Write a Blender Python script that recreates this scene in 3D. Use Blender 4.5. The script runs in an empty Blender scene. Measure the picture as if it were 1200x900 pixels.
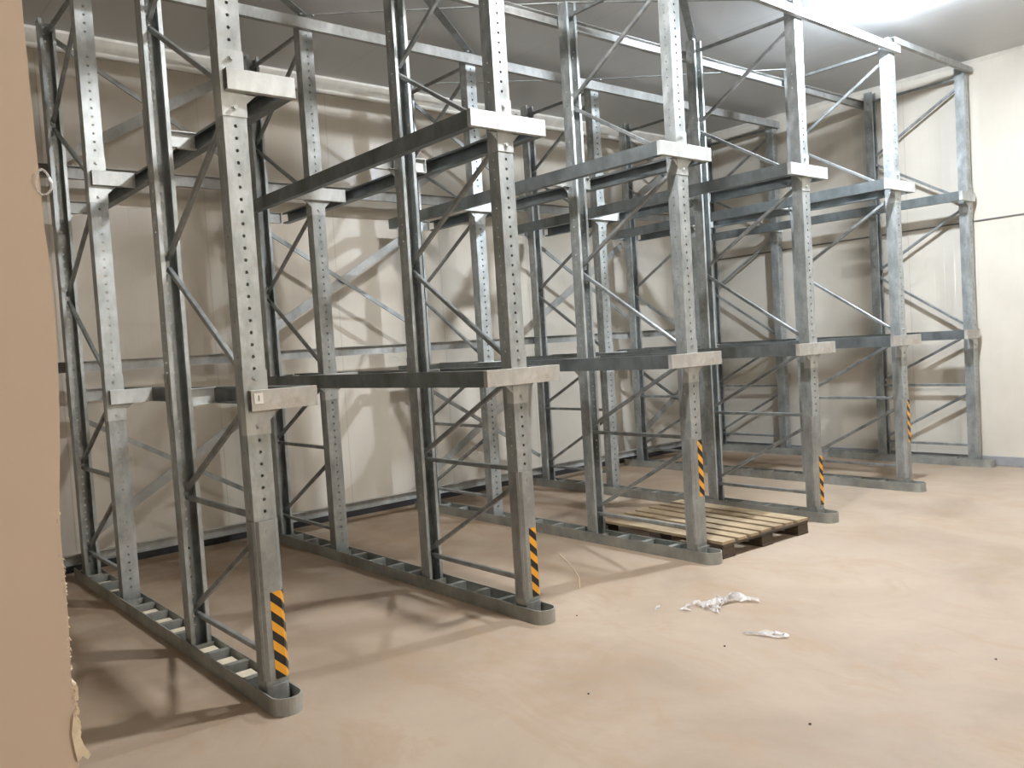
import bpy, bmesh, math, random
from mathutils import Vector, Matrix
random.seed(7)
D = bpy.data
C = bpy.context.scene.collection

# ------------------------------------------------------------------ camera
def cam_axes(yaw, pitch, roll):
    a, b, c = map(math.radians, (yaw, pitch, roll))
    f = Vector((math.sin(a)*math.cos(b), math.cos(a)*math.cos(b), math.sin(b)))
    r = Vector((math.cos(a), -math.sin(a), 0)); u = r.cross(f)
    return r*math.cos(c)+u*math.sin(c), -r*math.sin(c)+u*math.cos(c), f
CR, CU, CF = cam_axes(39.94, -2.5966, -3.5616)
CP = Vector((-1.4359, -3.3799, 1.4615))
cd = D.cameras.new('camera'); cam = D.objects.new('camera', cd); C.objects.link(cam)
cd.sensor_width = 36; cd.lens = 987.26/1200*36; cd.clip_start = 0.05
m = Matrix(((CR.x, CU.x, -CF.x, CP.x), (CR.y, CU.y, -CF.y, CP.y), (CR.z, CU.z, -CF.z, CP.z), (0, 0, 0, 1)))
cam.matrix_world = m
bpy.context.scene.camera = cam

# ------------------------------------------------------------------ world, exposure
w = D.worlds.new('world'); bpy.context.scene.world = w; w.use_nodes = True
w.node_tree.nodes['Background'].inputs[0].default_value = (.5, .5, .5, 1)
w.node_tree.nodes['Background'].inputs[1].default_value = 0.05
vs = bpy.context.scene.view_settings
vs.view_transform = 'Standard'; vs.look = 'None'; vs.gamma = 1; vs.use_curve_mapping = False
vs.exposure = 0.68

CEIL = 3.93; WB = 3.45; WR = 7.40; WL = -3.2; WF = -7.5
# lamps: (x, y, watts, colour)
LAMPS = [(5.02, -0.50, 215, (0.80, 0.89, 1.0)), (1.62, -0.62, 135, (0.97, 0.98, 1.0)), (6.1, -2.7, 10, (1.0, 0.97, 0.93)), (1.0, -6.6, 125, (1.0, 0.94, 0.86))]

# ------------------------------------------------------------------ materials
def nt(name):
    mt = D.materials.new(name); mt.use_nodes = True
    n = mt.node_tree.nodes; l = mt.node_tree.links
    return mt, n, l, n['Principled BSDF']
def ramp(n, l, src, stops):
    r = n.new('ShaderNodeValToRGB'); e = r.color_ramp.elements
    e[0].position, e[0].color = stops[0][0], (*stops[0][1], 1)
    e[1].position, e[1].color = stops[-1][0], (*stops[-1][1], 1)
    for p, c in stops[1:-1]:
        q = e.new(p); q.color = (*c, 1)
    l.new(src, r.inputs[0]); return r.outputs[0]
def noise(n, l, scale, detail=4, rough=.55, coord='Object', stretch=None, dist=0):
    tc = n.new('ShaderNodeTexCoord'); t = n.new('ShaderNodeTexNoise')
    t.inputs['Scale'].default_value = scale; t.inputs['Detail'].default_value = detail
    t.inputs['Roughness'].default_value = rough; t.inputs['Distortion'].default_value = dist
    src = tc.outputs[coord]
    if stretch:
        mp = n.new('ShaderNodeMapping'); mp.inputs['Scale'].default_value = stretch
        l.new(src, mp.inputs[0]); src = mp.outputs[0]
    l.new(src, t.inputs['Vector']); return t.outputs['Fac']
def mix(n, l, fac, a, b, mode='MIX'):
    x = n.new('ShaderNodeMix'); x.data_type = 'RGBA'; x.blend_type = mode
    for i, v in ((0, fac), (6, a), (7, b)):
        if hasattr(v, 'is_linked') or isinstance(v, bpy.types.NodeSocket): l.new(v, x.inputs[i])
        else: x.inputs[i].default_value = v if i == 0 else (*v, 1)
    return x.outputs[2]
def bump(n, l, p, src, s, d=.01):
    b = n.new('ShaderNodeBump'); b.inputs['Strength'].default_value = s; b.inputs['Distance'].default_value = d
    l.new(src, b.inputs['Height']); l.new(b.outputs[0], p.inputs['Normal'])

def steel(name, lo, hi, metal=.55, rough=(.38, .6), scale=14, dirt=None):
    mt, n, l, p = nt(name)
    f = noise(n, l, scale, 6, .65, stretch=(1, 1, .45))
    c = ramp(n, l, f, [(.3, lo), (.7, hi)])
    f2 = noise(n, l, 2.3, 5, .6)
    c2 = ramp(n, l, f2, [(.35, (.66, .66, .65)), (.65, (1.1, 1.1, 1.1))])
    c = mix(n, l, 1.0, c, c2, 'MULTIPLY')
    if dirt:
        f3 = noise(n, l, 9, 8, .7)
        k = ramp(n, l, f3, [(.52, (0, 0, 0)), (.68, (.7, .7, .7))])
        c = mix(n, l, k, c, dirt)
    l.new(c, p.inputs['Base Color'])
    r = n.new('ShaderNodeMapRange'); r.inputs[3].default_value = rough[0]; r.inputs[4].default_value = rough[1]
    l.new(f, r.inputs[0]); l.new(r.outputs[0], p.inputs['Roughness'])
    p.inputs['Metallic'].default_value = metal
    bump(n, l, p, f, .08, .002)
    return mt
M = {}
M['post'] = steel('galvanised_post', (.31, .34, .34), (.60, .63, .63), .6, (.32, .55), 14, (.36, .35, .31))
M['brace'] = steel('galvanised_brace', (.25, .27, .27), (.45, .47, .47), .6)
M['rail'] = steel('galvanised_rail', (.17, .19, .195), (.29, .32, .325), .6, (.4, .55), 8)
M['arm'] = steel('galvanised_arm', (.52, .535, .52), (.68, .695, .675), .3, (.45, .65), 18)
M['arm_dirty'] = steel('galvanised_arm_dusty', (.46, .44, .40), (.64, .62, .575), .2, (.5, .7), 18, (.36, .30, .23))
M['base'] = steel('galvanised_base', (.30, .31, .29), (.44, .45, .42), .4, (.45, .7), 10, (.36, .31, .24))
M['guard'] = steel('galvanised_guard', (.27, .28, .28), (.50, .52, .51), .45, (.35, .6), 12, (.24, .23, .21))
M['bracket'] = steel('galvanised_bracket', (.38, .405, .40), (.60, .62, .61), .5, (.35, .55), 14)
M['bolt'] = steel('dark_bolt', (.07, .065, .06), (.16, .15, .14), .7)
M['strap'] = steel('galvanised_strap', (.34, .34, .32), (.52, .53, .52), .3)

mt, n, l, p = nt('cream_panel')
tc = n.new('ShaderNodeTexCoord'); sx = n.new('ShaderNodeSeparateXYZ'); l.new(tc.outputs['Object'], sx.inputs[0])
add = n.new('ShaderNodeMath'); add.operation = 'ADD'; l.new(sx.outputs[0], add.inputs[0]); l.new(sx.outputs[1], add.inputs[1])
def groove(src, period, width):
    a = n.new('ShaderNodeMath'); a.operation = 'DIVIDE'; a.inputs[1].default_value = period; l.new(src, a.inputs[0])
    b = n.new('ShaderNodeMath'); b.operation = 'FRACT'; l.new(a.outputs[0], b.inputs[0])
    c = n.new('ShaderNodeMath'); c.operation = 'LESS_THAN'; c.inputs[1].default_value = width/period; l.new(b.outputs[0], c.inputs[0])
    return c.outputs[0]
g1 = groove(add.outputs[0], .1, .006); g2 = groove(add.outputs[0], 1.15, .008)
gm = n.new('ShaderNodeMath'); gm.operation = 'MULTIPLY_ADD'; gm.inputs[1].default_value = .25; l.new(g1, gm.inputs[0]); l.new(g2, gm.inputs[2])
f = noise(n, l, 1.4, 5, .6)
c = ramp(n, l, f, [(.3, (.615, .565, .48)), (.7, (.685, .635, .55))])
c = mix(n, l, g2, c, (.56, .52, .44))
l.new(c, p.inputs['Base Color']); p.inputs['Roughness'].default_value = .2
inv = n.new('ShaderNodeMath'); inv.operation = 'SUBTRACT'; inv.inputs[0].default_value = 1; l.new(gm.outputs[0], inv.inputs[1])
bump(n, l, p, inv.outputs[0], .6, .003)
M['wall'] = mt

mt, n, l, p = nt('grey_white_ceiling_panel')
tc = n.new('ShaderNodeTexCoord'); sx = n.new('ShaderNodeSeparateXYZ'); l.new(tc.outputs['Object'], sx.inputs[0])
g2 = groove(sx.outputs[0], 1.15, .008)
f = noise(n, l, 1.1, 4, .6)
c = ramp(n, l, f, [(.3, (.57, .585, .59)), (.7, (.63, .645, .65))])
c = mix(n, l, g2, c, (.52, .52, .52))
l.new(c, p.inputs['Base Color']); p.inputs['Roughness'].default_value = .42
M['ceiling'] = mt

mt, n, l, p = nt('dusty_beige_concrete')
f = noise(n, l, .9, 9, .62, dist=.6)
c = ramp(n, l, f, [(.28, (.285, .212, .148)), (.5, (.385, .298, .22)), (.72, (.445, .355, .268))])
f2 = noise(n, l, 2.6, 9, .7, stretch=(1, .5, 1), dist=1.2)
k = ramp(n, l, f2, [(.5, (0, 0, 0)), (.72, (.75, .75, .75))])
c = mix(n, l, k, c, (.36, .245, .15))
# scuffed, browner traffic stains inside the lanes
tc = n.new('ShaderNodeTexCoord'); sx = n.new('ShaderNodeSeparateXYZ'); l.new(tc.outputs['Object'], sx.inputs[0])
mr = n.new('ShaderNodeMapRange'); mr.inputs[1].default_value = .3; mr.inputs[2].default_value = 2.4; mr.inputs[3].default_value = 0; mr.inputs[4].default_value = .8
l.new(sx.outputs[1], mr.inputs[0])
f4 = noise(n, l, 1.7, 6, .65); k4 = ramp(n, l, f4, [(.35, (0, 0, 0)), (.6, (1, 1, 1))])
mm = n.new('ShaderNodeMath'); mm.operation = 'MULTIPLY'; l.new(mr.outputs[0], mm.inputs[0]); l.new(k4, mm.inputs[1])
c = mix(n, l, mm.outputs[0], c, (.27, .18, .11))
f3 = noise(n, l, 60, 5, .8); k3 = ramp(n, l, f3, [(.66, (0, 0, 0)), (.74, (.5, .5, .5))])
c = mix(n, l, k3, c, (.25, .18, .12))
l.new(c, p.inputs['Base Color'])
r = n.new('ShaderNodeMapRange'); r.inputs[3].default_value = .45; r.inputs[4].default_value = .8
l.new(f, r.inputs[0]); l.new(r.outputs[0], p.inputs['Roughness'])
bump(n, l, p, f2, .15, .01)
M['floor'] = mt

def plain(name, col, rough=.6, metal=0, var=.12, scale=8):
    mt, n, l, p = nt(name)
    f = noise(n, l, scale, 6, .6)
    c = ramp(n, l, f, [(.3, tuple(x*(1-var) for x in col)), (.7, tuple(min(1, x*(1+var)) for x in col))])
    l.new(c, p.inputs['Base Color']); p.inputs['Roughness'].default_value = rough; p.inputs['Metallic'].default_value = metal
    return mt
M['baseboard'] = plain('dark_grey_baseboard', (.035, .035, .037), .6)
M['baseboard_right'] = plain('grey_baseboard', (.30, .30, .31), .6)
M['cornice'] = plain('off_white_cornice', (.72, .69, .62), .45)
M['shim'] = plain('cream_shim', (.80, .72, .55), .6, 0, .1, 30)
M['sticker'] = plain('white_sticker', (.82, .80, .75), .5)
M['ink'] = plain('black_ink', (.03, .03, .03), .6)
M['ink_grey'] = plain('grey_marker', (.35, .33, .36), .7)
M['cable'] = plain('grey_cable', (.16, .15, .14), .5)
M['string'] = plain('pale_string', (.75, .66, .45), .7)
M['foam'] = plain('torn_foam', (.72, .62, .47), .9, 0, .2, 40)
M['housing'] = plain('white_lamp_housing', (.8, .8, .8), .4)

mt, n, l, p = nt('weathered_jamb_panel')
f = noise(n, l, 1.2, 4, .5)
c = ramp(n, l, f, [(.3, (.55, .445, .355)), (.7, (.60, .49, .395))])
f2 = noise(n, l, 22, 6, .7, stretch=(1, 1, .6)); k = ramp(n, l, f2, [(.67, (0, 0, 0)), (.76, (.55, .55, .55))])
c = mix(n, l, k, c, (.36, .26, .18))
l.new(c, p.inputs['Base Color']); p.inputs['Roughness'].default_value = .6
bump(n, l, p, f, .1, .01)
M['jamb'] = mt

def wood(name, lo, hi):
    mt, n, l, p = nt(name)
    f = noise(n, l, 5, 9, .7, stretch=(14, 1, 14), dist=.5)
    c = ramp(n, l, f, [(.3, lo), (.7, hi)])
    f2 = noise(n, l, 3, 4, .6); k = ramp(n, l, f2, [(.5, (0, 0, 0)), (.75, (.6, .6, .6))])
    c = mix(n, l, k, c, tuple(x*.55 for x in lo))
    l.new(c, p.inputs['Base Color']); p.inputs['Roughness'].default_value = .75
    bump(n, l, p, f, .2, .003)
    return mt
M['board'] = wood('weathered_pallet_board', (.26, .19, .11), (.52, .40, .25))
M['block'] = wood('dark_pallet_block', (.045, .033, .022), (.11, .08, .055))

# hazard tape: black and orange diagonal stripes from the strip's own UV
mt, n, l, p = nt('hazard_tape')
uv = n.new('ShaderNodeUVMap'); uv.uv_map = 'uv'; sx = n.new('ShaderNodeSeparateXYZ'); l.new(uv.outputs[0], sx.inputs[0])
a = n.new('ShaderNodeMath'); a.operation = 'MULTIPLY_ADD'; a.inputs[1].default_value = 0.95
l.new(sx.outputs[0], a.inputs[0]); l.new(sx.outputs[1], a.inputs[2])
b = n.new('ShaderNodeMath'); b.operation = 'DIVIDE'; b.inputs[1].default_value = .083; l.new(a.outputs[0], b.inputs[0])
c_ = n.new('ShaderNodeMath'); c_.operation = 'FRACT'; l.new(b.outputs[0], c_.inputs[0])
d = n.new('ShaderNodeMath'); d.operation = 'GREATER_THAN'; d.inputs[1].default_value = .5; l.new(c_.outputs[0], d.inputs[0])
c = mix(n, l, d.outputs[0], (.85, .39, .03), (.012, .011, .010))
l.new(c, p.inputs['Base Color']); p.inputs['Roughness'].default_value = .4
M['tape'] = mt

mt, n, l, p = nt('clear_crumpled_film')
p.inputs['Base Color'].default_value = (.9, .9, .9, 1); p.inputs['Roughness'].default_value = .13
p.inputs['Specular IOR Level'].default_value = 1.0; p.inputs['Alpha'].default_value = .38
M['film'] = mt

def emis(name, col, s):
    mt = D.materials.new(name); mt.use_nodes = True; n = mt.node_tree.nodes; l = mt.node_tree.links
    n.remove(n['Principled BSDF']); e = n.new('ShaderNodeEmission'); e.inputs[0].default_value = (*col, 1); e.inputs[1].default_value = s
    l.new(e.outputs[0], n['Material Output'].inputs[0]); return mt

# ------------------------------------------------------------------ helpers
def box(bm, x0, x1, y0, y1, z0, z1, mi=0, bev=0):
    vs_ = [bm.verts.new((x, y, z)) for z in (z0, z1) for y in (y0, y1) for x in (x0, x1)]
    fs = [(0, 2, 3, 1), (4, 5, 7, 6), (0, 1, 5, 4), (2, 6, 7, 3), (0, 4, 6, 2), (1, 3, 7, 5)]
    out = []
    for q in fs:
        fc = bm.faces.new([vs_[i] for i in q]); fc.material_index = mi; out.append(fc)
    if bev:
        es = list({e for f_ in out for e in f_.edges})
        bmesh.ops.bevel(bm, geom=es, offset=bev, segments=2, affect='EDGES', profile=.5, material=-1)
def sweep(bm, a, b, prof, side=Vector((1, 0, 0)), closed=True, mi=0):
    """extrude a 2D outline (u along side, v across) from a to b"""
    a, b = Vector(a), Vector(b); d_ = (b-a).normalized()
    s = (side - d_*side.dot(d_)).normalized(); t = d_.cross(s)
    r0 = [bm.verts.new(a+s*u+t*v) for u, v in prof]; r1 = [bm.verts.new(b+s*u+t*v) for u, v in prof]
    k = len(prof)
    for i in range(k if closed else k-1):
        j = (i+1) % k; bm.faces.new((r0[i], r0[j], r1[j], r1[i])).material_index = mi
    if closed:
        bm.faces.new(r0[::-1]).material_index = mi; bm.faces.new(r1).material_index = mi
def cprof(w_, h_, t_):
    """closed outline of a channel: back at v=0, legs toward +v"""
    return [(-w_/2, 0), (w_/2, 0), (w_/2, h_), (w_/2-t_, h_), (w_/2-t_, t_), (-w_/2+t_, t_), (-w_/2+t_, h_), (-w_/2, h_)]
def cyl(bm, c, axis, r, h, seg=12, mi=0, cap=True):
    axis = Vector(axis).normalized(); s = axis.orthogonal().normalized(); t = axis.cross(s); c = Vector(c)
    sweep(bm, c, c+axis*h, [(r*math.cos(2*math.pi*i/seg), r*math.sin(2*math.pi*i/seg)) for i in range(seg)], s, mi=mi)
def prism(bm, pts, axis_vec, mi=0):
    pts = [Vector(q) for q in pts]; av = Vector(axis_vec)
    a = [bm.verts.new(q) for q in pts]; b = [bm.verts.new(q+av) for q in pts]; k = len(pts)
    bm.faces.new(a[::-1]).material_index = mi; bm.faces.new(b).material_index = mi
    for i in range(k):
        j = (i+1) % k; bm.faces.new((a[i], a[j], b[j], b[i])).material_index = mi
def mesh(name, bm, mats, smooth=False):
    bmesh.ops.recalc_face_normals(bm, faces=bm.faces[:])
    me = D.meshes.new(name); bm.to_mesh(me); bm.free()
    for x in (mats if isinstance(mats, (list, tuple)) else [mats]): me.materials.append(x)
    if smooth:
        for q in me.polygons: q.use_smooth = True
    return me
def obj(name, me, parent=None, loc=None, label=None):
    o = D.objects.new(name, me); C.objects.link(o)
    if parent: o.parent = parent
    if loc: o.location = loc
    if label: o['label'] = label
    return o
def tag(o, label, cat, group=None, kind=None):
    if label: o['label'] = label
    if cat: o['category'] = cat
    if group: o['group'] = group
    if kind: o['kind'] = kind
    return o
def empty(name, loc, label, cat, group=None):
    o = D.objects.new(name, None); C.objects.link(o); o.location = loc; o.empty_display_size = .1
    return tag(o, label, cat, group)
def struct(name, bm, mat, label=None):
    o = obj(name, mesh(name, bm, mat)); o['kind'] = 'structure'
    if label: o['label'] = label
    return o

# ------------------------------------------------------------------ setting
bm = bmesh.new(); box(bm, WL, WR, WF, WB, -.1, 0); struct('floor', bm, M['floor'], 'dusty beige concrete floor')
bm = bmesh.new(); box(bm, WL, WR, WF, WB, CEIL, CEIL+.1); struct('ceiling', bm, M['ceiling'], 'grey white panelled ceiling')
bm = bmesh.new(); box(bm, WL-.1, WR+.1, WB, WB+.1, -.1, CEIL+.1); struct('wall_back', bm, M['wall'], 'cream insulated panel wall behind the racks')
bm = bmesh.new(); box(bm, WR, WR+.1, WF, WB, -.1, CEIL+.1); struct('wall_right', bm, M['wall'], 'cream panel wall at the right')
bm = bmesh.new(); box(bm, WL-.1, WL, WF, WB, -.1, CEIL+.1); struct('wall_left', bm, M['wall'])
bm = bmesh.new(); box(bm, WL-.1, WR+.1, WF-.1, WF, -.1, CEIL+.1); struct('wall_front', bm, M['wall'])
bm = bmesh.new(); box(bm, WL, WR, WB-.02, WB, 0, .10, 0, .004); struct('baseboard_back', bm, M['baseboard'])
bm = bmesh.new(); box(bm, WR-.02, WR, WF, WB-.02, 0, .095, 0, .004); struct('baseboard_right', bm, M['baseboard_right'])
bm = bmesh.new()
prism(bm, [(WL, WB, CEIL), (WL, WB-.10, CEIL), (WL, WB-.10, CEIL-.02), (WL, WB-.025, CEIL-.09), (WL, WB-.025, CEIL-.13), (WL, WB, CEIL-.13)], (WR-WL, 0, 0))
struct('trim_1', bm, M['cornice'], 'pale cornice strip along the top of the back wall')
bm = bmesh.new(); prism(bm, [(WR, WF, CEIL), (WR-.035, WF, CEIL), (WR, WF, CEIL-.035)], (0, WB-WF-.1, 0))
struct('trim_2', bm, M['cornice'])

# torn panel end beside the camera (outline of the near wall's edge)
def ray(u, v, y):
    d_ = CR*((u-600)/987.26) + CU*(-(v-450)/987.26) + CF
    t = (y-CP.y)/d_.y; return CP + d_*t
YJ = -2.4
edge = [(24, -20), (28, 30), (34, 90), (42, 170), (47, 215), (50, 250), (57, 300), (62, 340), (65, 372), (67, 410), (69, 450), (70, 500),
        (70, 560), (69.5, 600), (72, 640), (75.5, 668), (78, 700), (80, 725), (82, 760), (83, 790), (87, 815), (89, 835), (90, 850)]
pts = [ray(u, v, YJ) for u, v in edge]
low = ray(93, 900, YJ); pts.append(low); pts.append(Vector((low.x-.0, YJ, 0)))
top = pts[0].copy(); top.z = CEIL
outline = [Vector((WL, YJ, 0)), Vector((WL, YJ, CEIL)), top] + pts
bm = bmesh.new(); prism(bm, outline, (0, .10, 0)); struct('wall_jamb', bm, M['jamb'], 'worn beige panel wall end beside the camera')
jamb = D.objects['wall_jamb']
# frayed foam fringe on its edge
bm = bmesh.new()
def shard(u, v, du, dv, wd):
    a = ray(u, v, YJ-.001); b = ray(u+du, v+dv, YJ+.01); s = (b-a).normalized(); nrm = Vector((-s.z, 0, s.x))*wd
    mid = (a+b)/2 + nrm*.4
    prism(bm, [a-nrm, a+nrm, mid+nrm*.7, b, mid-nrm*.8], (0, .012, 0))
for k in range(70):
    t = random.random(); i = random.choice([13, 14, 15, 16, 17, 18, 19, 20]); u = edge[i][0]; v = edge[i][1]+random.uniform(-14, 14)
    shard(u-2.5, v, random.uniform(2, 5.5), random.uniform(-4, 5), random.uniform(.0008, .0022))
for k in range(26):
    v = random.uniform(800, 862); shard(86+(v-800)*.06, v, random.uniform(2, 6), random.uniform(2, 10), random.uniform(.002, .005))
prism(bm, [ray(u, v, YJ-.004) for u, v in [(86, 838), (91, 846), (94, 862), (99, 874), (107, 884), (103, 890), (97, 886), (92, 893), (88, 880), (84, 860)]], (0, .02, 0))
o = obj('torn_edge', mesh('torn_edge', bm, M['foam']), jamb); o['label'] = 'torn fibrous foam fringe on the panel edge'

# little clear plastic tie sticking out of the edge
bm = bmesh.new(); ce = ray(46, 214, YJ); ring = []
for k in range(14):
    an = 2*math.pi*k/14; ring.append(ce+Vector((.0075*math.cos(an)+.003, -.004+.004*math.sin(2*an), .013*math.sin(an))))
for k in range(14): sweep(bm, ring[k], ring[(k+1) % 14], [(.0012*math.cos(q*math.pi/2), .0012*math.sin(q*math.pi/2)) for q in range(4)], Vector((0, 1, 0)))
o = obj('plastic_tie', mesh('plastic_tie', bm, M['film']), jamb); o['label'] = 'small clear plastic tie'

# ------------------------------------------------------------------ rack geometry
X = [0, 1.4485, 2.907, 4.3508, 5.8037, 7.2964]
ORD = ['leftmost', 'second', 'third', 'fourth', 'fifth', 'rightmost']
FD = .988            # frame depth
YR = 2.0846          # start of the rear frames
PH = 3.85            # post height
ZU = (2.572, 2.659); ZL = (1.257, 1.343)
AL, AR = -.243, .262
PW, PD = .10, .085

def holed_face(bm, o0, u, n_, wdt, h, pitch, r, z0=0):
    """strip of cells (wdt x pitch), each with an octagonal hole; u = horizontal direction"""
    o0 = Vector(o0); u = Vector(u)
    k = int(round(h/pitch))
    for i in range(k):
        zb = z0+i*pitch; zt = zb+pitch; zm = (zb+zt)/2
        P = lambda a, z: bm.verts.new(o0+u*a+Vector((0, 0, z)))
        outer = [P(0, zb), P(wdt/2, zb), P(wdt, zb), P(wdt, zm), P(wdt, zt), P(wdt/2, zt), P(0, zt), P(0, zm)]
        if r > 0 and i > 1:
            inner = []
            for q in range(8):
                an = math.radians(-135+45*q); inner.append(P(wdt/2+r*math.cos(an), zm+r*math.sin(an)))
            for q in range(8):
                s = (q+1) % 8; bm.faces.new((outer[q], outer[s], inner[s], inner[q]))
        else: bm.faces.new(outer)
def post_mesh():
    bm = bmesh.new(); h = PH; pt = .05
    holed_face(bm, (-PW/2, 0, 0), (1, 0, 0), 0, PW, h, pt, .0075)
    holed_face(bm, (-PW/2, 0, 0), (0, 1, 0), 0, PD, h, pt, .0045)
    holed_face(bm, (PW/2, 0, 0), (0, 1, 0), 0, PD, h, pt, .0045)
    for s in (-1, 1):
        holed_face(bm, (s*PW/2, PD, 0), (-s, 0, 0), 0, .02, h, pt, 0)
        holed_face(bm, (s*(PW/2-.02), PD, 0), (0, -1, 0), 0, .014, h, pt, 0)
    bmesh.ops.remove_doubles(bm, verts=bm.verts[:], dist=.0003)
    return mesh('post', bm, M['post'])
POST = post_mesh()
FOOT = None
def foot_mesh():
    bm = bmesh.new(); box(bm, -.056, .056, -.02, PD+.02, .0, .010, 0, .002)
    for s in (-1, 1):
        box(bm, -.056, .056, (-.02 if s < 0 else PD+.014), (-.014 if s < 0 else PD+.02), .010, .05)
        cyl(bm, (s*.035, -.03, .03), (0, 1, 0), .009, .012, 6)
    return mesh('foot_plate', bm, M['base'])
FOOT = foot_mesh()

def brace_mesh(a, b, wd=.024, ht=.024):
    bm = bmesh.new()
    h_ = ht/2; w_ = wd/2; c_ = .003
    sweep(bm, a, b, [(-w_+c_, -h_), (w_-c_, -h_), (w_, -h_+c_), (w_, h_-c_), (w_-c_, h_), (-w_+c_, h_), (-w_, h_-c_), (-w_, -h_+c_)], Vector((1, 0, 0)))
    return mesh('brace', bm, M['brace'])
yA, yB = PD*.55, FD-PD*.55
BR = []
for (a, za, b, zb) in [(yB, .205, yA, .205), (yB, .24, yA, .73), (yB, .80, yA, .80), (yB, .84, yA, 1.30), (yA, 1.37, yB, 1.95),
                       (yB, 2.0, yA, 2.53), (yA, 2.60, yB, 3.13), (yB, 3.18, yA, 3.70), (yB, 3.77, yA, 3.77)]:
    dx = random.choice((-.012, .012))
    BR.append(brace_mesh((dx*0, a, za), (0, b, zb)))

def arm_mesh(x0, x1, mi_mat):
    """cantilever arm: channel face toward -y, plus post bracket, gussets"""
    bm = bmesh.new(); h = .0863; y0 = -.034
    box(bm, x0, x1, y0, y0+.004, 0, h, 0, .0012)
    box(bm, x0, x1, y0+.004, y0+.050 if False else y0+.030, h-.004, h)
    box(bm, x0, x1, y0+.004, y0+.030, 0, .004)
    for xe in (x1-.004,) if x0 > -.1 else (x0, x1-.004):
        box(bm, xe, xe+.004, y0+.004, y0+.030, .004, h-.004)
    return mesh('support_arm', bm, mi_mat)
def bracket_mesh():
    bm = bmesh.new()
    prism(bm, [(-.053, .05, -.10), (-.053, -.0035, -.10), (.053, -.0035, -.10), (.053, .05, -.10), (.0505, .05, -.10), (.0505, -.001, -.10), (-.0505, -.001, -.10), (-.0505, .05, -.10)], (0, 0, .27))
    for z in (-.065, .135):
        cyl(bm, (0, -.004, z), (0, -1, 0), .013, .003, 14); cyl(bm, (0, -.007, z), (0, -1, 0), .009, .008, 6)
    return mesh('bracket', bm, [M['bracket']])
def gusset_mesh(s):
    bm = bmesh.new()
    prism(bm, [(s*.053, 0, -.0), (s*.10, 0, 0), (s*.053, 0, -.045)], (0, .004, 0))
    prism(bm, [(s*.053, 0, -.0), (s*.10, 0, 0), (s*.10, .028, 0), (s*.053, .028, 0)], (0, 0, -.004))
    return mesh('gusset', bm, [M['bracket']])
BRK = bracket_mesh(); GUS = {s: gusset_mesh(s) for s in (-1, 1)}
ARMS = {}
for key, (a, b) in {'mid': (AL, AR), 'left': (-.036, AR), 'right': (-.2564, .039)}.items():
    ARMS[key, 0] = arm_mesh(a, b, M['arm']); ARMS[key, 1] = arm_mesh(a, b, M['arm_dirty'])
    # inner arms stop at the rail webs
    a2 = a if key == 'left' else a+.055; b2 = b if key == 'right' else b-.055
    ARMS[key, 2] = arm_mesh(a2, b2, M['arm'])

def guard_mesh():
    bm = bmesh.new(); ro = [(-.057, .07), (-.057, .010), (-.036, -.012), (.036, -.012), (.057, .010), (.057, .07)]
    ri = [(.0535, .07), (.0535, .0115), (.0345, -.0085), (-.0345, -.0085), (-.0535, .0115), (-.0535, .07)]
    prism(bm, [(x, y, .115) for x, y in ro+ri], (0, 0, .68))
    prism(bm, [(-.048, .07, .012), (-.048, -.004, .012), (-.03, -.018, .012), (.03, -.018, .012), (.048, -.004, .012), (.048, .07, .012)], (0, 0, .085))
    cyl(bm, (0, -.009, .75), (0, -1, 0), .009, .006, 10)
    return mesh('post_guard', bm, M['guard'])
GUARD = guard_mesh()
def tape_mesh(z0, z1):
    bm = bmesh.new(); L = bm.loops.layers.uv.new('uv')
    path = [(-.012, -.0128), (.0362, -.0128), (.0578, .0097), (.0578, .016)]
    d_ = [0]
    for i in range(1, 4): d_.append(d_[-1]+math.dist(path[i-1], path[i]))
    for i in range(3):
        vv = [bm.verts.new((path[i][0], path[i][1], z0)), bm.verts.new((path[i+1][0], path[i+1][1], z0)),
              bm.verts.new((path[i+1][0], path[i+1][1], z1)), bm.verts.new((path[i][0], path[i][1], z1))]
        fc = bm.faces.new(vv)
        for lp, (q, z) in zip(fc.loops, [(d_[i], z0), (d_[i+1], z0), (d_[i+1], z1), (d_[i], z1)]): lp[L].uv = (q, z)
    me = D.meshes.new('hazard_tape'); bm.to_mesh(me); bm.free(); me.materials.append(M['tape']); return me
TAPE = {0: tape_mesh(.12, .49), 1: tape_mesh(.42, .785)}

def sticker_mesh():
    cu = D.curves.new('digit', 'FONT'); cu.body = '1'; cu.size = .034; cu.align_x = 'CENTER'; cu.align_y = 'CENTER'; cu.extrude = .0004
    to = D.objects.new('digit', cu); C.objects.link(to)
    dg = bpy.context.evaluated_depsgraph_get(); tm = D.meshes.new_from_object(to.evaluated_get(dg))
    bm = bmesh.new(); bm.from_mesh(tm)
    bmesh.ops.transform(bm, matrix=Matrix.Rotation(math.radians(90), 4, 'X'), verts=bm.verts[:])
    for fc in bm.faces: fc.material_index = 1
    box(bm, -.019, .019, .0006, .0016, -.022, .022)
    D.objects.remove(to); D.meshes.remove(tm); D.curves.remove(cu)
    return mesh('number_sticker', bm, [M['sticker'], M['ink']])

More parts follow.
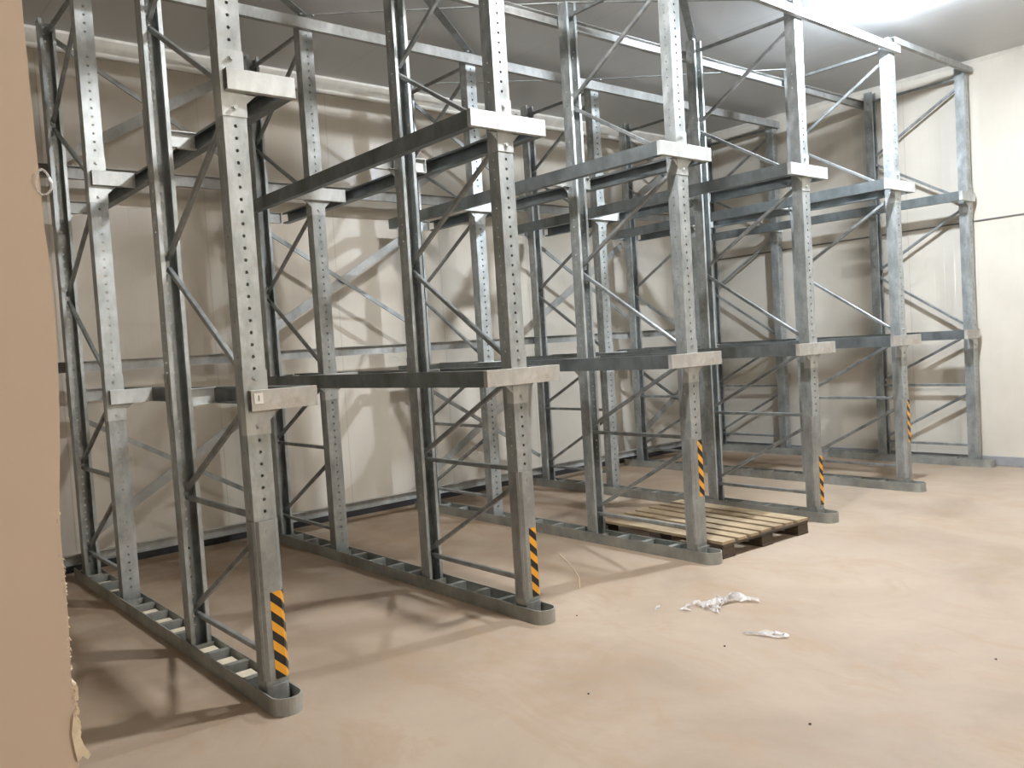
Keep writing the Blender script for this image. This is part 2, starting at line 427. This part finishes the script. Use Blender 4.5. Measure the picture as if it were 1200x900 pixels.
def add_post(root, y, flip, key, front, row):
    """a post with its arms; flip mirrors it in depth so that it opens toward -y"""
    rz = math.pi if flip else 0
    p_ = obj('post', POST, root, (0, y, .008)); p_.rotation_euler = (0, 0, rz)
    s = p_.modifiers.new('sheet', 'SOLIDIFY'); s.thickness = .003; s.offset = -1
    f_ = obj('foot_plate', FOOT, p_, (0, 0, 0)) if not front else None
    for zi, (zz, mat) in enumerate(((ZU[0], 0), (ZL[0], 1))):
        k = key
        if flip: k = {'left': 'right', 'right': 'left'}.get(key, key)
        if front: am = ARMS[k, mat]
        else: am = ARMS[k, 2] if not flip else (ARMS['mid', 2] if key == 'mid' else None)
        if am is None:          # mirrored one-sided arm
            am = flip_arm(key)
        a_ = obj('support_arm', am, root, (0, y, zz)); a_.rotation_euler = (0, 0, rz)
        obj('bracket', BRK, a_)
        for sd in (-1, 1):
            real = -sd if flip else sd
            if (key == 'left' and real < 0) or (key == 'right' and real > 0): continue
            obj('gusset', GUS[sd], a_)
        if front and row == 0 and zi == 1:
            obj('number_sticker', sticker_mesh(), a_, (-.004, -.0362, .052), 'small white sticker with a black 1')
    return p_
FL = {}
def flip_arm(key):
    if key not in FL:
        a, b = (-.036, AR-.055) if key == 'left' else (-.2564+.055, .039)
        bm = bmesh.new(); h = .0863; y0 = -.034; x0, x1 = -b, -a
        box(bm, x0, x1, y0, y0+.004, 0, h, 0, .0012); box(bm, x0, x1, y0+.004, y0+.03, h-.004, h); box(bm, x0, x1, y0+.004, y0+.03, 0, .004)
        FL[key] = mesh('support_arm', bm, M['arm'])
    return FL[key]

FLAB = ['leftmost front upright frame, a sticker numbered 1 on its lower arm',
        'front upright frame second from the left, hazard tape at its foot',
        'front upright frame third from the left, right beside the wooden pallet',
        'front upright frame of the fourth row, beyond the wooden pallet',
        'front upright frame of the fifth row, hazard tape high on its post guard',
        'front upright frame against the right wall, without any hazard tape']
RLAB = ['rear upright frame of the leftmost row, partly behind the beige panel edge',
        'rear upright frame of the second row from the left, near the back wall',
        'rear upright frame of the third row, behind the wooden pallet row',
        'rear upright frame of the fourth row from the left',
        'rear upright frame of the fifth row, deep near the right corner',
        'rear upright frame against the right wall in the back corner']
for i in range(6):
    key = 'left' if i == 0 else 'right' if i == 5 else 'mid'
    for rear in (0, 1):
        lab = ('galvanised ' + (RLAB if rear else FLAB)[i])
        t = empty('upright_frame', (X[i], YR if rear else 0, 0), lab, 'rack frame', 'upright frames of the drive-in racking')
        add_post(t, 0, False, key, not rear, i)
        add_post(t, FD, True, key, False, i)
        for me in BR: obj('brace', me, t)
        if not rear and i < 5:
            g_ = obj('post_guard', GUARD, t, None, 'bent steel guard around the foot of the post')
            obj('hazard_tape', TAPE[1 if i in (2, 4) else 0], g_, None, 'black and orange striped tape')

# base rails on the floor
def base_outline(hw, yc, yend, seg=14):
    pts_ = [(-hw, yend)]
    for k in range(seg+1):
        an = math.pi + math.pi*k/seg; pts_.append((hw*math.cos(an), yc+hw*math.sin(an)))
    pts_.append((hw, yend)); return pts_
def side_mesh():
    o_ = base_outline(.0665, -.07, 3.25); i_ = base_outline(.0605, -.07, 3.25)
    bm = bmesh.new(); H = .075
    vo = [[bm.verts.new((x, y, z)) for x, y in o_] for z in (0, H)]; vi = [[bm.verts.new((x, y, z)) for x, y in i_] for z in (0, H)]
    for k in range(len(o_)-1):
        for a, b in ((vo[0], vo[1]), (vi[1], vi[0]), (vo[1], vi[1]), (vi[0], vo[0])):
            bm.faces.new((a[k], a[k+1], b[k+1], b[k]))
    for e in (0, -1): bm.faces.new((vo[0][e], vo[1][e], vi[1][e], vi[0][e]))
    return mesh('side_rail', bm, M['base'])
SIDE = side_mesh()
bm = bmesh.new(); box(bm, -.06, .06, -.02, 3.24, 0, .006); PLATE = mesh('bottom_plate', bm, M['base'])
bm = bmesh.new(); box(bm, -.0605, .0605, -.003, .003, .007, .070, 0, .001); box(bm, -.055, .055, .003, .03, .066, .070); RUNG = mesh('rung', bm, M['base'])
bm = bmesh.new(); box(bm, -.045, .045, 0, .13, .0065, .045, 0, .002); SHIM = mesh('shim', bm, M['shim'])
BL = ['leftmost galvanised base rail on the floor with cream shims showing between its rungs',
      'galvanised base rail on the floor under the second rack row from the left',
      'galvanised base rail on the floor running along the left side of the pallet',
      'galvanised base rail on the floor just beyond the far side of the pallet',
      'galvanised base rail on the floor under the fifth rack row',
      'galvanised base rail on the floor along the right wall']
for i in range(6):
    t = empty('base_rail', (X[i], 0, 0), BL[i], 'base rail', 'base rails under the racking')
    obj('side_rail', SIDE, t); obj('bottom_plate', PLATE, t)
    for y in (.22, .45, .68, 1.12, 1.36, 1.60, 1.84, 2.30, 2.58, 2.84, 3.12): obj('rung', RUNG, t, (0, y, 0))
    if i == 0:
        for y in (.27, .50, .73, 1.17, 1.41, 1.66, 2.34, 2.62, 2.66+.2):
            obj('shim', SHIM, t, (0, y, 0), 'cream coloured shim')

# pallet support rails
def rail_mesh(sgn, bent=False):
    """channel rail along y, web on the outer side (sgn = -1 left, 1 right)"""
    bm = bmesh.new(); h = .0863; t_ = .004; x0 = 0; n_ = 40; y0, y1 = -.0035, 3.10
    prof = [(0, 0), (0, h), (-sgn*.048, h), (-sgn*.048, h-.012), (-sgn*.044, h-.012), (-sgn*.044, h-t_), (-sgn*t_, h-t_), (-sgn*t_, t_), (-sgn*.044, t_), (-sgn*.044, .012), (-sgn*.048, .012), (-sgn*.048, 0)]
    rings = []
    for k in range(n_+1):
        y = y0+(y1-y0)*k/n_; dz = dx = 0
        if bent:
            e = math.exp(-((y-.28)/.13)**2); dz = -.022*e + .02*math.exp(-((y-.08)/.1)**2)*0; dx = -sgn*.05*math.exp(-((y-.30)/.16)**2)
            if y < .25: dz += .0
        rings.append([bm.verts.new((u+dx, y, v+dz)) for u, v in prof])
    m_ = len(prof)
    for a, b in zip(rings, rings[1:]):
        for k in range(m_): bm.faces.new((a[k], a[(k+1) % m_], b[(k+1) % m_], b[k]))
    bm.faces.new(rings[0]); bm.faces.new(rings[-1][::-1])
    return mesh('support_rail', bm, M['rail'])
RAIL = {-1: rail_mesh(-1), 1: rail_mesh(1), 2: rail_mesh(1, True)}
for i in range(6):
    for sgn in (-1, 1):
        if (i == 0 and sgn < 0) or (i == 5 and sgn > 0): continue
        x = X[i] + ((AL if i < 5 else -.2564) if sgn < 0 else AR)
        for lev, zz in (('upper', ZU[0]), ('lower', ZL[0])):
            bent = (i == 1 and sgn > 0 and lev == 'upper')
            me = RAIL[2] if bent else RAIL[sgn]
            # rails bear between the arm flanges of the front arm and on the inner arms' ends
            lab = f'{"buckled" if bent else "long"} galvanised pallet rail on the {"left" if sgn<0 else "right"} side of the {ORD[i]} rack row, {lev} level'
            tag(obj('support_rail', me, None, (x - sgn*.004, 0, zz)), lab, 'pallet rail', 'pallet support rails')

# top cross beams
def long_beam(y, z0, h, name, lab, facing=-1, x0=-1.2, x1=7.34, cat='beam', dep=.035):
    bm = bmesh.new()
    f = facing
    box(bm, x0, x1, min(0, f*.004), max(0, f*.004), 0, h)
    box(bm, x0, x1, min(-f*dep, 0), max(-f*dep, 0), h-.004, h)
    box(bm, x0, x1, min(-f*dep, 0), max(-f*dep, 0), 0, .004)
    o = obj(name, mesh(name, bm, M['strap']), None, (0, y, z0)); tag(o, lab, cat); return o
tb0 = long_beam(-.042, 3.73, .062, 'top_beam', 'galvanised beam under the ceiling linking the front posts of all rows', x0=-.06, x1=5.87)
tb1 = long_beam(FD+.040, 3.71, .075, 'top_beam', 'galvanised beam under the ceiling linking the second posts, with handwriting on it', 1, x0=-.06)
tb2 = long_beam(YR-.042, 3.76, .075, 'top_beam', 'galvanised beam under the ceiling in the middle of the racks depth', x0=-.06)
tb4 = long_beam(-.042, 3.80, .05, 'top_beam', 'short galvanised beam under the ceiling from the fifth row to the right wall', x0=5.77)
# handwriting on the second beam (facing the aisle)
bm = bmesh.new()
def stroke(pts_, r=.004):
    for (x0, z0), (x1, z1) in zip(pts_, pts_[1:]):
        a, b = Vector((x0, 0, z0)), Vector((x1, 0, z1)); d_ = (b-a).normalized(); q = Vector((-d_.z, 0, d_.x))*r/2
        prism(bm, [a-q, a+q, b+q, b-q], (0, -.0006, 0))
stroke([(.05, .055), (.02, .05), (.0, .035), (.02, .02), (.055, .018)])
stroke([(.10, .035), (.16, .035)]); stroke([(.13, .05), (.13, .02)])
stroke([(.24, .055), (.21, .045), (.24, .036), (.27, .025), (.24, .014), (.21, .025), (.24, .036), (.27, .046), (.24, .055)])
stroke([(.36, .018), (.365, .042), (.39, .045), (.40, .02)]); stroke([(.40, .02), (.405, .042), (.435, .045), (.445, .018)])
o = obj('handwriting', mesh('handwriting', bm, M['ink_grey']), tb1, (3.35, -.0365, 0)); o['label'] = 'faint grey handwriting'

# tie beams across the rear of the racks
YT = FD+YR+.045
long_beam(YT, .125, .068, 'tie_beam', 'low galvanised tie beam just above the floor along the back wall', 1)
long_beam(YT, 1.465, .075, 'tie_beam', 'galvanised tie beam across the rear posts at middle height', 1)
long_beam(YT, 2.815, .09, 'tie_beam', 'galvanised tie beam across the rear posts high up', 1)

# rear cross bracing
def bay_x(i, z0, z1, where):
    xa, xb = X[i]+.04, X[i+1]-.04
    nm = ['first', 'second', 'third', 'fourth', 'fifth'][i]
    t = empty('cross_brace', ((xa+xb)/2, YT, z0), f'X-shaped rear cross brace {where} in the {nm} bay from the left', 'cross brace', 'rear cross braces')
    for kind in ('thin', 'wide'):
        bm = bmesh.new(); wdt = (xb-xa)/2
        if kind == 'thin': a, b, y = (-wdt, z1-z0), (wdt, 0), -.012
        else: a, b, y = (-wdt, 0), (wdt, z1-z0), .012
        hw, th = (.017, .006) if kind == 'thin' else (.036, .003)
        sweep(bm, (a[0], y, a[1]), (b[0], y, b[1]), [(-th, -hw), (th, -hw), (th, hw), (-th, hw)], Vector((0, 1, 0)))
        if kind == 'wide': cyl(bm, (0, y-.003, (z1-z0)/2), (0, -1, 0), .012, .02, 6)
        obj('rod' if kind == 'thin' else 'strap', mesh('rod' if kind == 'thin' else 'strap', bm, M['strap'] if kind == 'wide' else M['brace']), t)
for i in (0, 2, 4): bay_x(i, .31, 1.13, 'near the floor'); bay_x(i, 2.95, 3.78, 'under the ceiling')
for i in (1, 3): bay_x(i, 1.70, 2.52, 'at middle height')

# flat bracing under the ceiling
YS = [0, FD-.04, YR, YR+FD-.04]
def roof(i0, j0, i1, j1, hw, z, lab):
    bm = bmesh.new(); a, b = Vector((X[i0], YS[j0], 0)), Vector((X[i1], YS[j1], 0)); d_ = (b-a).normalized(); q = Vector((-d_.y, d_.x, 0))*hw
    prism(bm, [a-q, a+q, b+q, b-q], (0, 0, .006))
    cyl(bm, a+d_*.06, (0, 0, -1), .012, .012, 6); cyl(bm, b-d_*.06, (0, 0, -1), .012, .012, 6)
    tag(obj('roof_brace', mesh('roof_brace', bm, M['brace']), None, (0, 0, z)), lab, 'roof brace', 'flat braces under the ceiling')
Z1 = .008+PH+.002
roof(1, 2, 0, 1, .03, Z1, 'wide flat brace under the ceiling between the first and second rack rows')
roof(2, 2, 1, 1, .03, Z1, 'wide flat brace under the ceiling between the second and third rack rows')
roof(3, 1, 2, 0, .03, Z1, 'wide flat brace under the ceiling between the third and fourth rack rows')
roof(1, 2, 2, 1, .007, Z1+.008, 'thin flat brace under the ceiling crossing the lane of the second and third rows')
roof(2, 1, 3, 0, .007, Z1+.008, 'thin flat brace under the ceiling crossing the front of the third and fourth rows')
roof(2, 3, 3, 2, .007, Z1+.008, 'thin flat brace under the ceiling at the rear of the third and fourth rows')
roof(3, 2, 4, 1, .007, Z1+.008, 'thin flat brace under the ceiling between the fourth and fifth rows')

# ------------------------------------------------------------------ pallet
PX, PY, PWX, PLY, PHZ = 3.008, -.088, .94, 1.20, .114
t = empty('pallet', (PX, PY, 0), 'weathered wooden pallet on the floor between the third and fourth rack rows', 'pallet')
t.rotation_euler.z = math.radians(-3.0)
def bpart(name, x0, x1, y0, y1, z0, z1, mat, wob=0):
    bm = bmesh.new(); box(bm, x0, x1, y0, y1, z0, z1, 0, .0025)
    if wob:
        for v in bm.verts: v.co.z += wob*math.sin(v.co.y*3+x0*9)
    return obj(name, mesh(name, bm, mat), t)
wd = [.125, .088, .088, .11, .088, .088, .125]; gap = (PWX-sum(wd))/6; x = 0
for k, q in enumerate(wd):
    bpart('deck_board', x, x+q, random.uniform(0, .012), PLY-random.uniform(0, .012), PHZ-.021, PHZ-.001, M['board']); x += q+gap
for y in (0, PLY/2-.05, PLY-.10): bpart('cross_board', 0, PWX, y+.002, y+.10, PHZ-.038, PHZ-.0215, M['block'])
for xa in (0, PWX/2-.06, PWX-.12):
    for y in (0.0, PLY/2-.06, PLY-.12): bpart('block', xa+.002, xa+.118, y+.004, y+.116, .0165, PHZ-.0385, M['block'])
    bpart('runner', xa, xa+.12, .002, PLY-.002, 0, .016, M['block'])

# ------------------------------------------------------------------ litter on the floor
def crumple(name, cx, cy, sx_, sy_, hgt, seed, lab, n_=16, ang=0):
    rd = random.Random(seed); bm = bmesh.new(); g = {}
    for i in range(n_+1):
        for j in range(n_//2+1):
            u = i/n_-.5; v = j/(n_//2)-.5
            z = hgt*abs(math.sin(u*9+seed)*math.cos(v*7+seed*2))*(1-abs(2*u)**3)*(1-abs(2*v)**3)+rd.uniform(0, hgt*.5)+.003
            xx = u*sx_+rd.uniform(-1, 1)*sx_/n_*.6; yy = v*sy_*(.5+.5*math.cos(u*5+seed))+rd.uniform(-1, 1)*sy_/n_
            g[i, j] = bm.verts.new((xx, yy, z))
    for i in range(n_):
        for j in range(n_//2):
            if rd.random() < .12: continue
            bm.faces.new((g[i, j], g[i+1, j], g[i+1, j+1], g[i, j+1]))
    me = D.meshes.new(name); bm.to_mesh(me); bm.free(); me.materials.append(M['film'])
    o = obj(name, me, None, (cx, cy, 0)); o.rotation_euler = (0, 0, ang)
    s = o.modifiers.new('skin', 'SOLIDIFY'); s.thickness = .0012
    tag(o, lab, 'plastic film', 'clear film scraps on the floor'); return o
crumple('film_scrap', 2.27, -.63, .30, .24, .045, 3, 'largest crumpled clear film scrap on the bare floor in the foreground', 20, ang=-.2)
crumple('film_scrap', 1.99, -1.06, .20, .08, .02, 5, 'narrow twisted clear film scrap nearest the camera', 12, -1.0)
crumple('film_scrap', 2.08, -.52, .09, .06, .02, 9, 'tiny clear film scrap left of the largest one', 8, .4)
crumple('film_scrap', 1.98, -.40, .10, .025, .008, 12, 'thin flat dull film sliver nearest the second rack row', 8, .3)
def string(pts_, r, name, lab, mat, cat):
    bm = bmesh.new()
    for a, b in zip(pts_, pts_[1:]): sweep(bm, a, b, [(r*math.cos(k*math.pi/3), r*math.sin(k*math.pi/3)) for k in range(6)], Vector((0, 0, 1)) if abs((Vector(b)-Vector(a)).normalized().z) < .9 else Vector((1, 0, 0)))
    return tag(obj(name, mesh(name, bm, mat)), lab, cat)
string([(2.46, .88, .004), (2.36, .70, .006), (2.25, .52, .004), (2.14, .36, .005), (1.98, .19, .004)], .0022, 'string', 'thin pale string lying on the floor near the second rack row', M['string'], 'string')
string([(WR-.008, -2.0, 2.40), (WR-.008, -.44, 2.395), (WR-.008, .35, 2.39), (WR-.008, 3.3, 2.37)], .007, 'cable', 'thin dark cable running along the right wall', M['cable'], 'cable')
for k, (x, y) in enumerate([(1.62, -.15), (1.75, -1.0), (.95, -.9), (1.3, -1.7), (2.35, -1.95)]):
    bm = bmesh.new(); bmesh.ops.create_icosphere(bm, subdivisions=1, radius=.006)
    for v in bm.verts: v.co *= random.uniform(.7, 1.2); v.co.z = v.co.z*.6+.003
    places = ['closest to the foot of the second rack row', 'in the open floor below the film scraps', 'in front of the first rack lane', 'nearest the bottom of the view', 'at the right of the bare foreground floor']
    tag(obj('debris_crumb', mesh('debris_crumb', bm, M['ink']), None, (x, y, 0)), f'tiny dark crumb on the floor {places[k]}', 'debris', 'debris crumbs on the floor')

# ------------------------------------------------------------------ ceiling lamps
def lamp(x, y, watts, col, lab):
    t = empty('ceiling_lamp', (x, y, CEIL), lab, 'ceiling lamp', 'ceiling lamps')
    bm = bmesh.new(); box(bm, -.13, .13, -.07, .07, -.035, 0, 0, .006); obj('housing', mesh('housing', bm, M['housing']), t)
    bm = bmesh.new(); sg = 10
    prof = [(.05*math.cos(math.pi+math.pi*k/sg), -.035+.05*math.sin(math.pi+math.pi*k/sg)) for k in range(sg+1)]
    prism(bm, [(-.11, a, b) for a, b in prof], (.22, 0, 0))
    area = .22*math.pi*.05 + math.pi*.05**2
    obj('diffuser', mesh('diffuser', bm, emis('lamp_glow', col, watts/(math.pi*area))), t)
LL = ['bright bluish white ceiling lamp in front of the fourth and fifth rack rows', 'white ceiling lamp in front of the second and third rack rows', 'ceiling lamp over the aisle near the right wall', 'ceiling lamp over the open floor near the camera']
for q, lab in zip(LAMPS, LL): lamp(*q, lab)
